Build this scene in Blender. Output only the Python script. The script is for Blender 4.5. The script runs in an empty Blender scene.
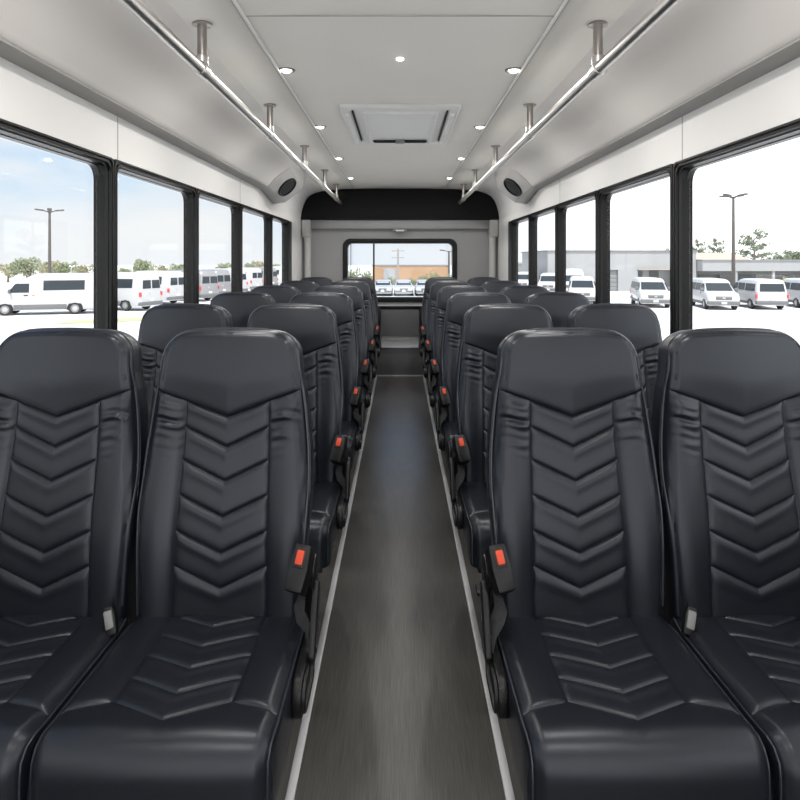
import bpy, bmesh, math, random
import numpy as np
from mathutils import Vector, Matrix

random.seed(7)
S = bpy.context.scene
COL = S.collection
PI = math.pi

# ---------------------------------------------------------------- materials
def new_mat(name):
    m = bpy.data.materials.new(name); m.use_nodes = True
    nt = m.node_tree
    return m, nt, nt.nodes['Principled BSDF']

def mat(name, col, rough=0.5, metal=0.0, spec=0.5, noise=0.0, nscale=20, bump=0.0, bscale=200,
        coat=0.0, stretch=None, bdist=0.002, rvar=0.0, sheen=0.0):
    m, nt, b = new_mat(name)
    b.inputs['Base Color'].default_value = (*col, 1)
    b.inputs['Roughness'].default_value = rough
    b.inputs['Metallic'].default_value = metal
    b.inputs['Specular IOR Level'].default_value = spec
    b.inputs['Coat Weight'].default_value = coat
    if sheen:
        b.inputs['Sheen Weight'].default_value = sheen
        b.inputs['Sheen Roughness'].default_value = 0.4
    tc = nt.nodes.new('ShaderNodeTexCoord')
    mp = nt.nodes.new('ShaderNodeMapping')
    if stretch: mp.inputs['Scale'].default_value = stretch
    nt.links.new(tc.outputs['Object'], mp.inputs['Vector'])
    if noise > 0:
        n = nt.nodes.new('ShaderNodeTexNoise'); n.inputs['Scale'].default_value = nscale
        n.inputs['Detail'].default_value = 5
        nt.links.new(mp.outputs['Vector'], n.inputs['Vector'])
        r = nt.nodes.new('ShaderNodeMapRange')
        r.inputs['To Min'].default_value = 1 - noise; r.inputs['To Max'].default_value = 1 + noise
        nt.links.new(n.outputs['Fac'], r.inputs['Value'])
        mx = nt.nodes.new('ShaderNodeMix'); mx.data_type = 'RGBA'; mx.blend_type = 'MULTIPLY'
        mx.inputs['Factor'].default_value = 1
        mx.inputs[6].default_value = (*col, 1)
        nt.links.new(r.outputs['Result'], mx.inputs[7])
        nt.links.new(mx.outputs[2], b.inputs['Base Color'])
    if bump > 0:
        n2 = nt.nodes.new('ShaderNodeTexNoise'); n2.inputs['Scale'].default_value = bscale
        n2.inputs['Detail'].default_value = 3
        nt.links.new(mp.outputs['Vector'], n2.inputs['Vector'])
        bp = nt.nodes.new('ShaderNodeBump'); bp.inputs['Strength'].default_value = bump
        bp.inputs['Distance'].default_value = bdist
        nt.links.new(n2.outputs['Fac'], bp.inputs['Height'])
        nt.links.new(bp.outputs['Normal'], b.inputs['Normal'])
    return m

def emit_mat(name, col, strength):
    m, nt, b = new_mat(name)
    b.inputs['Base Color'].default_value = (*col, 1)
    b.inputs['Emission Color'].default_value = (*col, 1)
    b.inputs['Emission Strength'].default_value = strength
    return m

def glass_mat(name, tint=(0.97, 0.98, 0.98), refl=0.03):
    m, nt, b = new_mat(name)
    nt.nodes.remove(b)
    out = nt.nodes['Material Output']
    tr = nt.nodes.new('ShaderNodeBsdfTransparent'); tr.inputs['Color'].default_value = (*tint, 1)
    gl = nt.nodes.new('ShaderNodeBsdfGlossy'); gl.inputs['Roughness'].default_value = 0.02
    mx = nt.nodes.new('ShaderNodeMixShader'); mx.inputs['Fac'].default_value = refl
    nt.links.new(tr.outputs[0], mx.inputs[1]); nt.links.new(gl.outputs[0], mx.inputs[2])
    nt.links.new(mx.outputs[0], out.inputs['Surface'])
    return m

M = {}
M['leather'] = mat('black_leather', (0.0068, 0.0084, 0.0125), 0.36, spec=0.55, noise=0.10, nscale=9, bump=0.10, bscale=420, bdist=0.001)
M['leather'].node_tree.nodes['Principled BSDF'].inputs['Specular Tint'].default_value = (.90, .93, 1.0, 1)
M['piping'] = mat('leather_piping', (0.022, 0.026, 0.035), 0.34, spec=0.6)
M['stitch'] = mat('stitch_thread', (0.10, 0.105, 0.12), 0.6)
M['plastic'] = mat('black_plastic', (0.006, 0.006, 0.0065), 0.40, spec=0.35, bump=0.06, bscale=500, bdist=0.0006)
M['web'] = mat('black_webbing', (0.016, 0.016, 0.017), 0.75, bump=0.3, bscale=300)
M['red'] = mat('red_button', (0.62, 0.055, 0.015), 0.4)
M['greyplastic'] = mat('grey_latch', (0.20, 0.20, 0.20), 0.4)
M['blacksteel'] = mat('black_steel', (0.012, 0.012, 0.013), 0.45, metal=0.2)
M['ceil'] = mat('ceiling_panel', (0.79, 0.755, 0.70), 0.62, spec=0.3, noise=0.02, nscale=3)
M['duct'] = mat('cove_panel', (0.73, 0.695, 0.66), 0.55, spec=0.35, noise=0.02, nscale=3)
M['wall'] = mat('wall_white', (0.82, 0.805, 0.785), 0.5, spec=0.35, noise=0.015, nscale=4)
M['lowwall'] = mat('lower_wall_grey', (0.22, 0.22, 0.225), 0.7, noise=0.05, nscale=30)
M['lipshade'] = mat('lip_shade_grey', (0.36, 0.35, 0.335), 0.6)  # shade on the downward face of the lip put into a darker grey
M['pod'] = mat('pod_grey', (0.45, 0.44, 0.43), 0.6)
M['seam'] = mat('seam_grey', (0.42, 0.41, 0.395), 0.7)
M['trimlight'] = mat('light_trim', (0.78, 0.77, 0.75), 0.4)
M['rear'] = mat('rear_wall_grey', (0.35, 0.35, 0.355), 0.6, spec=0.3, noise=0.03, nscale=20)
M['rearlight'] = mat('rear_column_grey', (0.58, 0.575, 0.565), 0.5)
M['blackpanel'] = mat('black_header_vinyl', (0.008, 0.0075, 0.008), 0.7, spec=0.2, bump=0.1, bscale=300)
M['frame'] = mat('window_frame_black', (0.005, 0.005, 0.0055), 0.36, spec=0.3)
M['gasket'] = mat('window_gasket', (0.006, 0.006, 0.006), 0.6)
M['steel'] = mat('brushed_steel', (0.58, 0.555, 0.53), 0.34, metal=1.0, bump=0.05, bscale=60, stretch=(1, 0.03, 1), bdist=0.0005)
M['darksteel'] = mat('brushed_flange', (0.42, 0.39, 0.37), 0.33, metal=1.0)
M['alu'] = mat('aluminium_strip', (0.48, 0.48, 0.49), 0.42, metal=0.5, noise=0.04, nscale=40)
M['hatch'] = mat('hatch_white', (0.74, 0.725, 0.705), 0.42, spec=0.4)
M['speaker'] = mat('speaker_grille', (0.010, 0.010, 0.010), 0.6, bump=0.6, bscale=700)
M['lens'] = emit_mat('lamp_lens', (1.0, 0.97, 0.92), 6.0)
M['chrome'] = mat('chrome_ring', (0.75, 0.74, 0.72), 0.2, metal=1.0)
M['panelgrey'] = mat('rear_step_panel', (0.10, 0.10, 0.105), 0.5, noise=0.06, nscale=40)
M['glass'] = glass_mat('window_glass')
M['rglass'] = glass_mat('rear_window_glass', (0.92, 0.94, 0.95), 0.03)
M['van_white'] = mat('van_white_paint', (0.46, 0.46, 0.475), 0.3, coat=0.4)
M['van_silver'] = mat('van_silver_paint', (0.27, 0.27, 0.28), 0.32, metal=0.3, coat=0.4)
M['car_silver'] = mat('car_pale_paint', (0.42, 0.43, 0.45), 0.3, metal=0.2, coat=0.4)
M['autoglass'] = mat('dark_auto_glass', (0.03, 0.038, 0.046), 0.2, spec=0.3)
M['cladding'] = mat('grey_cladding', (0.13, 0.13, 0.135), 0.6)
M['tyre'] = mat('tyre_rubber', (0.02, 0.02, 0.021), 0.75)
M['hub'] = mat('wheel_hub_metal', (0.45, 0.45, 0.46), 0.4, metal=0.6)
M['tail'] = mat('tail_lamp_red', (0.60, 0.07, 0.05), 0.3)
M['amber'] = mat('amber_marker', (0.8, 0.2, 0.02), 0.3)
M['headlamp'] = mat('head_lamp_clear', (0.62, 0.65, 0.68), 0.12, metal=0.4)
M['plate'] = mat('plate_white', (0.75, 0.75, 0.76), 0.4)
M['concrete'] = mat('lot_concrete', (0.66, 0.66, 0.66), 0.85, noise=0.05, nscale=0.35)
M['grass'] = mat('verge_grass', (0.40, 0.42, 0.24), 0.9, noise=0.25, nscale=3)
M['bldwhite'] = mat('building_white', (0.30, 0.305, 0.315), 0.8, noise=0.03, nscale=0.5)
M['bldgrey'] = mat('building_grey', (0.20, 0.205, 0.21), 0.8, noise=0.04, nscale=0.6)
M['bldshade'] = mat('shopfront_shade', (0.15, 0.15, 0.155), 0.6, noise=0.3, nscale=0.7)  # shade below the fascia put into a darker wall colour
M['bldglass'] = mat('building_glass', (0.05, 0.055, 0.06), 0.15)
M['orange'] = mat('tan_orange_wall', (0.38, 0.235, 0.14), 0.85, noise=0.12, nscale=0.4)
M['roofpink'] = mat('terracotta_roof', (0.42, 0.33, 0.28), 0.85, noise=0.08, nscale=1)
M['pole'] = mat('lamp_pole_bronze', (0.085, 0.075, 0.07), 0.6)
M['polewood'] = mat('grey_pole', (0.26, 0.25, 0.24), 0.8)
M['bark'] = mat('tree_bark', (0.16, 0.13, 0.10), 0.9, noise=0.2, nscale=6)
M['leaf'] = mat('olive_leaves', (0.25, 0.28, 0.17), 0.8, noise=0.35, nscale=1.6)
M['leaf2'] = mat('tawny_leaves', (0.33, 0.31, 0.20), 0.8, noise=0.35, nscale=1.6)
M['leafdark'] = mat('pine_leaves', (0.16, 0.19, 0.125), 0.8, noise=0.3, nscale=1.6)
M['leafyel'] = mat('yellow_leaves', (0.50, 0.42, 0.06), 0.8, noise=0.3, nscale=1.6)

# floor vinyl: dark grey-brown with fine lengthwise grain
def floor_mat():
    m, nt, b = new_mat('grey_woodgrain_vinyl')
    b.inputs['Roughness'].default_value = 0.30
    b.inputs['Specular IOR Level'].default_value = 0.7
    tc = nt.nodes.new('ShaderNodeTexCoord')
    mp = nt.nodes.new('ShaderNodeMapping'); mp.inputs['Scale'].default_value = (260, 6, 1)
    n = nt.nodes.new('ShaderNodeTexNoise'); n.inputs['Scale'].default_value = 1.0; n.inputs['Detail'].default_value = 7
    n.inputs['Roughness'].default_value = 0.65
    mp2 = nt.nodes.new('ShaderNodeMapping'); mp2.inputs['Scale'].default_value = (9, 2.5, 1)
    n2 = nt.nodes.new('ShaderNodeTexNoise'); n2.inputs['Scale'].default_value = 1.0; n2.inputs['Detail'].default_value = 4
    nt.links.new(tc.outputs['Object'], mp.inputs['Vector']); nt.links.new(mp.outputs['Vector'], n.inputs['Vector'])
    nt.links.new(tc.outputs['Object'], mp2.inputs['Vector']); nt.links.new(mp2.outputs['Vector'], n2.inputs['Vector'])
    ad = nt.nodes.new('ShaderNodeMath'); ad.operation = 'MULTIPLY_ADD'
    ad.inputs[1].default_value = 0.18
    nt.links.new(n2.outputs['Fac'], ad.inputs[0]); nt.links.new(n.outputs['Fac'], ad.inputs[2])
    cr = nt.nodes.new('ShaderNodeValToRGB')
    cr.color_ramp.elements[0].position = 0.36; cr.color_ramp.elements[0].color = (0.022, 0.020, 0.0185, 1)
    cr.color_ramp.elements[1].position = 0.86; cr.color_ramp.elements[1].color = (0.102, 0.094, 0.087, 1)
    nt.links.new(ad.outputs[0], cr.inputs['Fac']); nt.links.new(cr.outputs['Color'], b.inputs['Base Color'])
    bp = nt.nodes.new('ShaderNodeBump'); bp.inputs['Strength'].default_value = 0.15; bp.inputs['Distance'].default_value = 0.001
    nt.links.new(n.outputs['Fac'], bp.inputs['Height']); nt.links.new(bp.outputs['Normal'], b.inputs['Normal'])
    return m
M['floor'] = floor_mat()

# ---------------------------------------------------------------- mesh helpers
class MB:
    """collects geometry for ONE mesh object"""
    def __init__(self): self.v = []; self.f = []
    def add(self, verts, faces):
        k = len(self.v); self.v += [tuple(p) for p in verts]; self.f += [tuple(i + k for i in f) for f in faces]
        return self
    def bm(self, b):
        b.verts.ensure_lookup_table(); b.verts.index_update()
        self.add([v.co[:] for v in b.verts], [[v.index for v in f.verts] for f in b.faces]); b.free(); return self
    def box(self, x0, x1, y0, y1, z0, z1, bev=0.0, seg=2, mtx=None):
        b = bmesh.new()
        bmesh.ops.create_cube(b, size=1)
        for v in b.verts:
            v.co = Vector(((x0 + x1) / 2 + v.co.x * (x1 - x0), (y0 + y1) / 2 + v.co.y * (y1 - y0), (z0 + z1) / 2 + v.co.z * (z1 - z0)))
        if bev > 0: bmesh.ops.bevel(b, geom=b.edges[:], offset=bev, segments=seg, profile=0.5, affect='EDGES')
        if mtx is not None: bmesh.ops.transform(b, matrix=mtx, verts=b.verts)
        return self.bm(b)
    def prism(self, pts, a0, a1, axis='y', bev=0.0):
        """polygon pts extruded along axis ('x': pts=(y,z); 'y': pts=(x,z); 'z': pts=(x,y))"""
        def P(p, a):
            return {'x': (a, p[0], p[1]), 'y': (p[0], a, p[1]), 'z': (p[0], p[1], a)}[axis]
        b = bmesh.new()
        A = [b.verts.new(P(p, a0)) for p in pts]; B = [b.verts.new(P(p, a1)) for p in pts]
        n = len(pts)
        b.faces.new(A); b.faces.new(B[::-1])
        for i in range(n): b.faces.new((A[i], B[i], B[(i + 1) % n], A[(i + 1) % n]))
        bmesh.ops.recalc_face_normals(b, faces=b.faces[:])
        if bev > 0: bmesh.ops.bevel(b, geom=b.edges[:], offset=bev, segments=2, profile=0.5, affect='EDGES')
        return self.bm(b)
    def tube(self, path, r, n=10, closed=False, cap=True):
        path = [Vector(p) for p in path]; m = len(path)
        rs = r if isinstance(r, (list, tuple)) else [r] * m
        rings = []; up = None
        for i, p in enumerate(path):
            if closed: t = path[(i + 1) % m] - path[i - 1]
            else: t = path[min(i + 1, m - 1)] - path[max(i - 1, 0)]
            t.normalize()
            if up is None:
                up = Vector((0, 0, 1)) if abs(t.z) < 0.9 else Vector((1, 0, 0))
            a = t.cross(up)
            if a.length < 1e-6: a = t.cross(Vector((0, 1, 0)))
            a.normalize(); bb = a.cross(t).normalized(); up = bb
            rings.append([p + (a * math.cos(2 * PI * k / n) + bb * math.sin(2 * PI * k / n)) * rs[i] for k in range(n)])
        vs = [v for R in rings for v in R]; fs = []
        for i in range(m if closed else m - 1):
            j = (i + 1) % m
            for k in range(n):
                fs.append((i * n + k, i * n + (k + 1) % n, j * n + (k + 1) % n, j * n + k))
        if cap and not closed:
            fs.append(tuple(range(n))[::-1]); fs.append(tuple((m - 1) * n + k for k in range(n)))
        return self.add(vs, fs)
    def lathe(self, prof, n=24, mtx=None):
        """prof: (r,z) pairs spun around z"""
        vs = []; fs = []
        for r, z in prof:
            for k in range(n): vs.append(Vector((r * math.cos(2 * PI * k / n), r * math.sin(2 * PI * k / n), z)))
        for i in range(len(prof) - 1):
            for k in range(n):
                fs.append((i * n + k, i * n + (k + 1) % n, (i + 1) * n + (k + 1) % n, (i + 1) * n + k))
        fs.append(tuple(range(n))[::-1]); fs.append(tuple((len(prof) - 1) * n + k for k in range(n)))
        if mtx is not None: vs = [mtx @ v for v in vs]
        return self.add(vs, fs)
    def loops(self, loops, cap0=False, cap1=False):
        n = len(loops[0]); vs = [p for L in loops for p in L]; fs = []
        for i in range(len(loops) - 1):
            for k in range(n): fs.append((i * n + k, i * n + (k + 1) % n, (i + 1) * n + (k + 1) % n, (i + 1) * n + k))
        if cap0: fs.append(tuple(range(n))[::-1])
        if cap1: fs.append(tuple((len(loops) - 1) * n + k for k in range(n)))
        return self.add(vs, fs)
    def build(self, name, m, parent=None, smooth=True, angle=35, recalc=True):
        me = bpy.data.meshes.new(name)
        me.from_pydata(self.v, [], self.f)
        if recalc:
            b = bmesh.new(); b.from_mesh(me)
            bmesh.ops.recalc_face_normals(b, faces=b.faces[:]); b.to_mesh(me); b.free()
        me.materials.append(m)
        if smooth:
            me.polygons.foreach_set('use_smooth', [True] * len(me.polygons))
            me.set_sharp_from_angle(angle=math.radians(angle))
        me.update()
        o = bpy.data.objects.new(name, me); COL.objects.link(o)
        if parent is not None: o.parent = parent
        return o

def tag(o, label, cat, group=None, kind=None):
    o['label'] = label; o['category'] = cat
    if group: o['group'] = group
    if kind: o['kind'] = kind
    return o
def thing(name, label, cat, loc=(0, 0, 0), rz=0, group=None):
    o = bpy.data.objects.new(name, None); COL.objects.link(o)
    o.empty_display_size = 0.1
    o.location = loc; o.rotation_euler = (0, 0, rz)
    return tag(o, label, cat, group)
def struct(o):
    o['kind'] = 'structure'; return o
KIDS = {}
def kids(o): return [c for c in COL.objects if c.parent == o]
def dup(o, parent=None):
    c = o.copy(); COL.objects.link(c)
    if parent is not None: c.parent = parent
    for ch in kids(o): dup(ch, c)
    return c

def rrect(x0, x1, z0, z1, r, n=6):
    pts = []
    for cx, cz, a0 in ((x1 - r, z1 - r, 0), (x0 + r, z1 - r, PI / 2), (x0 + r, z0 + r, PI), (x1 - r, z0 + r, 1.5 * PI)):
        for k in range(n + 1):
            a = a0 + PI / 2 * k / n
            pts.append((cx + r * math.cos(a), cz + r * math.sin(a)))
    return pts

# ---------------------------------------------------------------- dimensions
XW = 1.27        # inside face of the side walls
CZ = 2.296       # ceiling
YR = 8.2         # rear wall
YF = -1.3        # where the built part of the bus ends behind the camera
GZ = -1.93       # parking lot level
HC = 1.385

# ---------------------------------------------------------------- camera
cam = bpy.data.cameras.new('camera'); co = bpy.data.objects.new('camera', cam); COL.objects.link(co)
co.location = (0, 0, HC); co.rotation_euler = (PI / 2, 0, 0)
cam.sensor_width = 36; cam.lens = 630 / 800 * 36; cam.shift_y = -0.175
cam.clip_start = 0.05; cam.clip_end = 1000
S.camera = co

# ---------------------------------------------------------------- bus shell
b = MB(); b.box(-XW - .06, XW + .06, YF, YR + .06, -0.08, 0.0)
fl = struct(b.build('floor', M['floor'], smooth=False))

# ceiling: gently arched, curving down to the walls
prof = [(-1.30, 2.10), (-1.27, 2.17), (-1.23, 2.20), (-1.17, 2.22), (-1.09, 2.24), (-1.0, 2.265), (-.88, 2.284), (-.7, 2.293), (-.4, 2.299),
        (0, 2.302)]
prof = prof + [(-x, z) for x, z in prof[-2::-1]]
outer = [(x * 1.05, z + .05) for x, z in prof]
n = len(prof)
b = MB(); b.prism(prof + outer[::-1], YF, YR + .05, 'y')
ceil = struct(b.build('ceiling', M['ceil'], angle=30))
# panel joints on the ceiling
b = MB()
b.box(-.578, .578, 2.348, 2.354, 2.294, 2.2975)
struct(b.build('trim_1', M['seam'], smooth=False))
for i, s in enumerate((-1, 1)):
    b = MB()
    b.box(s * .58 - .005, s * .58 + .005, YF, YR - .05, 2.283, 2.297, .003)
    struct(b.build('trim_%d' % (2 + i), M['trimlight']))
    b = MB()
    b.box(s * .5885 - .003, s * .5885 + .003, YF, YR - .05, 2.289, 2.297)
    struct(b.build('trim_%d' % (4 + i), M['seam'], smooth=False))

ZS, ZT = .86, 1.83
tn = 6
for s, side, YWIN in ((-1, 'left', [-.49, .60, 1.67, 2.757, 3.885, 4.97, 6.15, 7.08]), (1, 'right', [-.49, .62, 1.75, 2.885, 4.0, 5.05, 6.10, 7.08])):
    # wall: lower panel, upper panel, rear end
    b = MB()
    x0, x1 = sorted((s * XW, s * (XW + .06)))
    b.box(x0, x1, YF, YR, ZT, 2.32)
    b.box(x0, x1, 7.32, YR, 0, ZT); b.box(x0, x1, 7.06, 7.32, 0, ZS)
    b.box(x0, x1, YF, -.49, 0, ZT)
    b.box(x0, x1, -.49, 7.06, .62, ZS)
    w = struct(b.build('wall_' + side, M['wall'], smooth=False))
    b = MB(); b.box(x0, x1, -.49, 7.06, 0, .62)
    struct(b.build('baseboard_' + side, M['lowwall'], smooth=False))
    # joints of the upper white panels
    for y in (1.72, 2.83, 5.0):
        b = MB(); xi = s * (XW - .0015)
        b.box(min(xi, s * XW), max(xi, s * XW), y, y + .006, ZT, 2.05)
        struct(b.build('trim_%d' % tn, M['seam'], smooth=False)); tn += 1
    # black posts between the windows
    for y in YWIN[1:-1]:
        b = MB()
        p = [(s * (XW + .004), y - .04), (s * (XW + .004), y + .04), (s * (XW + .045), y + .05), (s * (XW + .045), y - .05)]
        b.prism(p, ZS - .02, ZT, 'z')
        struct(b.build('trim_%d' % tn, M['frame'], smooth=False)); tn += 1
    b = MB(); xi = s * (XW - .014); xo = s * (XW + .05)
    b.box(min(xi, xo), max(xi, xo), 7.085, 7.319, ZS, ZT - .001, .004)
    struct(b.build('trim_%d' % tn, M['frame'])); tn += 1
    # windows
    for k in range(len(YWIN) - 1):
        y0, y1 = YWIN[k] + .004, YWIN[k + 1] - .004
        L = []
        for ins, pr in ((0, -.05), (0, .022), (.004, .028), (.016, .028), (.019, .018), (.027, .018), (.030, .026), (.040, .026),
                        (.044, .014), (.052, .012), (.056, -.02), (.060, -.022), (.060, -.05)):
            ins *= .66; pr *= .8 if pr > 0 else 1; r = .020 + ins * 1.0
            L.append([(s * (XW - pr), p[0], p[1]) for p in rrect(y0 + ins, y1 - ins, ZS + ins, ZT - ins, r, 7)])
        b = MB(); b.loops(L + [L[0]])
        wo = struct(b.build('window_%d' % (k + 1 if s < 0 else k + 8), M['frame'], angle=25))
        g = MB()
        pts = rrect(y0 + .05, y1 - .05, ZS + .05, ZT - .05, .06, 7)
        g.prism(pts, s * (XW + .030), s * (XW + .035), 'x')
        g.build('pane', M['glass'], wo, smooth=False)
    # cove duct along the corner
    pf = [(1.27, 2.045), (1.185, 2.040), (1.172, 2.045), (1.160, 2.062), (1.12, 2.110), (1.05, 2.175), (.97, 2.225), (.89, 2.262), (.83, 2.280),
          (.80, 2.296), (1.0, 2.30), (1.27, 2.30)]
    b = MB(); b.prism([(s * x, z) for x, z in pf], YF, 6.15, 'y')
    struct(b.build('trim_%d' % tn, M['duct'], angle=40)); tn += 1
    b = MB(); b.prism([(s * 1.269, 2.030), (s * 1.180, 2.0345), (s * 1.180, 2.0415), (s * 1.269, 2.0455)], YF, 6.15, 'y')
    struct(b.build('trim_%d' % tn, M['lipshade'], smooth=False)); tn += 1
    b = MB(); b.prism([(s * x, z) for x, z in ((1.2695, 1.90), (1.257, 2.0), (1.235, 2.08), (1.205, 2.148), (1.16, 2.203), (1.09, 2.239), (1.0, 2.264), (1.0, 2.275), (1.2695, 2.275))], 6.155, YR - .001, 'y')
    struct(b.build('trim_%d' % tn, M['wall'], angle=40)); tn += 1
    # corner pod carrying the loudspeaker
    P = [(1.172, 5.59, 2.034), (1.11, 6.10, 1.942), (.960, 6.17, 2.076), (.978, 5.65, 2.217), (1.265, 5.70, 2.030), (1.265, 6.25, 1.94),
         (1.225, 6.75, 2.09), (.975, 6.55, 2.262), (.93, 5.95, 2.283), (1.02, 5.65, 2.25), (1.265, 6.7, 2.0)]
    bm = bmesh.new()
    for p in P: bm.verts.new((s * p[0], p[1], p[2]))
    bmesh.ops.convex_hull(bm, input=bm.verts[:])
    bmesh.ops.delete(bm, geom=[v for v in bm.verts if not v.link_faces], context='VERTS')
    bmesh.ops.dissolve_limit(bm, angle_limit=.18, verts=bm.verts[:], edges=bm.edges[:])
    bmesh.ops.bevel(bm, geom=bm.edges[:], offset=.012, segments=3, profile=.5, affect='EDGES')
    b = MB(); b.bm(bm)
    struct(b.build('trim_%d' % tn, M['pod'], angle=50)); tn += 1
    A, B_, D = (Vector((s * p[0], p[1], p[2])) for p in (P[0], P[1], P[3]))
    C_ = Vector((s * P[2][0], P[2][1], P[2][2]))
    nrm = (B_ - A).cross(D - A) + (C_ - B_).cross(D - B_); nrm.normalize()
    if nrm.z > 0: nrm = -nrm
    ctr = (A + B_ + C_ + D) / 4 + nrm * .010
    zx = nrm; xx = Vector((-s * .6, 0, .5)); xx = (xx - zx * xx.dot(zx)).normalized(); yy = zx.cross(xx)
    MT = Matrix.Translation(ctr) @ Matrix((xx, yy, zx)).transposed().to_4x4() @ Matrix.Diagonal((.95, 1.08, 1, 1))
    sp = thing('loudspeaker', 'oval black loudspeaker in the %s rear corner pod beneath the ceiling' % side, 'speaker', group='rear corner loudspeakers')
    b = MB(); b.lathe([(.104, -.02), (.110, -.01), (.110, .004), (.104, .009), (.094, .006), (.092, -.006), (.088, -.02)], 40, MT)
    b.build('rim', M['plastic'], sp)
    b = MB(); b.lathe([(.0945, -.015), (.0945, -.003), (.07, .002), (.03, .005), (.002, .006)], 40, MT)
    b.build('grille', M['speaker'], sp)

# rear wall with its window opening
WZ0, WZ1, WXH = .838, 1.662, .742
b = MB()
HX, H0, H1 = WXH - .05, WZ0 + .05, WZ1 - .05
b.box(-1.33, -HX, YR, YR + .06, 0, 2.32); b.box(HX, 1.33, YR, YR + .06, 0, 2.32)
b.box(-HX, HX, YR, YR + .06, H1, 2.32); b.box(-HX, HX, YR, YR + .06, 0, H0)
struct(b.build('wall_rear', M['rear'], smooth=False))
L = []
for ins, pr in ((0, .0005), (0, .02), (.01, .034), (.03, .034), (.036, .026), (.060, .024), (.066, -.01), (.066, -.059), (.052, -.059), (.052, .0005)):
    r = .10 - ins * .6
    L.append([(p[0], YR - pr, p[1]) for p in rrect(-WXH + ins, WXH - ins, WZ0 + ins, WZ1 - ins, r, 8)])
b = MB(); b.loops(L + [L[0]])
wr = struct(b.build('window_15', M['frame'], angle=25))
g = MB(); g.prism(rrect(-WXH + .058, WXH - .058, WZ0 + .058, WZ1 - .058, .08, 8), YR + .02, YR + .026, 'y')
g.build('pane', M['rglass'], wr, smooth=False)
g = MB(); g.box(-.352, -.330, YR + .004, YR + .02, WZ0 + .067, WZ1 - .067, .003)
g.build('divider', M['frame'], wr)
g = MB(); g.box(-.645, -.635, YR + .008, YR + .02, WZ0 + .067, WZ1 - .067, .002)
g.build('divider', M['greyplastic'], wr)
# black header across the rear, follows the arch of the roof
hp = [(1.27, 1.905), (1.255, 2.0), (1.232, 2.08), (1.202, 2.148), (1.157, 2.202), (1.088, 2.237), (1.0, 2.262), (.7, 2.288), (.3, 2.297)]
hp = hp + [(-x, z) for x, z in hp[::-1]]
b = MB(); b.prism(hp, YR - .16, YR - .001, 'y', .006)
struct(b.build('trim_%d' % tn, M['blackpanel'], angle=40)); tn += 1
b = MB(); b.box(-1.15, 1.15, YR - .10, YR - .001, 1.785, 1.903, .012)
struct(b.build('trim_%d' % tn, M['rear'])); tn += 1
for s in (-1, 1):
    b = MB()
    x0, x1 = sorted((s * 1.145, s * 1.262))
    b.box(x0, x1, YR - .14, YR - .002, 1.68, 1.903, .018)
    b.tube([(s * 1.19, YR - .07, 0.34), (s * 1.19, YR - .07, 1.3), (s * 1.19, YR - .07, 1.64), (s * 1.195, YR - .07, 1.70)], [.042, .042, .042, .055], 16)
    struct(b.build('trim_%d' % tn, M['rearlight'])); tn += 1
# rear step, riser panel
b = MB(); b.box(-XW + .001, XW - .001, 7.52, YR - .001, 0.001, .34, .006)
struct(b.build('trim_%d' % tn, M['panelgrey'])); tn += 1
b = MB(); b.box(-.29, .29, 7.56, YR - .03, .3405, .346, .002)
struct(b.build('trim_%d' % tn, M['alu'])); tn += 1
b = MB(); b.box(-.29, .29, 7.506, 7.5195, .002, .012); b.box(-.29, .29, 7.50, 7.53, .336, .3455, .002)
struct(b.build('trim_%d' % tn, M['alu'])); tn += 1
b = MB(); b.box(-.25, .25, YR - .03, YR - .003, .40, .745, .006)
struct(b.build('trim_%d' % tn, M['panelgrey'])); tn += 1
b = MB(); b.box(-.30, -.255, YR - .04, YR - .003, .35, .785, .004); b.box(.255, .30, YR - .04, YR - .003, .35, .785, .004)
b.box(-.254, .254, YR - .04, YR - .003, .75, .785, .004)
struct(b.build('trim_%d' % tn, M['frame'])); tn += 1
b = MB(); b.box(-1.0, 1.0, YR - .05, YR - .003, .788, .803, .004)
struct(b.build('trim_%d' % tn, M['rearlight'])); tn += 1

# aluminium strips edging the aisle
for s in (-1, 1):
    b = MB(); b.box(s * .283 - .0118, s * .283 + .0118, YF, 7.49, -.002, .006, .002)
    struct(b.build('trim_%d' % tn, M['alu'])); tn += 1

# ---------------------------------------------------------------- overhead handrails
def handrail(s, side):
    t = thing('handrail', 'long brushed steel overhead handrail above the %s seats' % side, 'handrail', (s * .757, 0, 0), group='overhead handrails')
    zr = 2.112
    b = MB(); b.tube([(0, y, zr) for y in (YF + .1, 1.5, 4.0, 6.0, 8.0)], .0220, 24)
    b.build('rail', M['steel'], t)
    for y in (1.12, 2.41, 3.67, 4.99, 6.33, 7.50):
        b = MB(); b.tube([(0, y, zr + .012), (0, y, 2.288)], .0180, 18)
        p = b.build('post', M['darksteel'], t)
        b = MB(); b.lathe([(.037, 2.2815), (.037, 2.287), (.034, 2.2895)], 28, Matrix.Translation((0, y, 0)))
        for k in range(4):
            a = PI / 4 + k * PI / 2
            b.lathe([(.004, 2.279), (.004, 2.283)], 8, Matrix.Translation((.029 * math.cos(a), y + .029 * math.sin(a), 0)))
        b.build('flange', M['darksteel'], p)
        b = MB(); b.tube([(0, y - .034, zr), (0, y - .030, zr), (0, y + .030, zr), (0, y + .034, zr)], [.0240, .0275, .0275, .0240], 24)
        b.tube([(0, y, zr + .018), (0, y, zr + .052), (0, y, zr + .056)], [.0235, .0235, .019], 18)
        b.build('clamp', M['steel'], p)
handrail(-1, 'left'); handrail(1, 'right')

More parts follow.
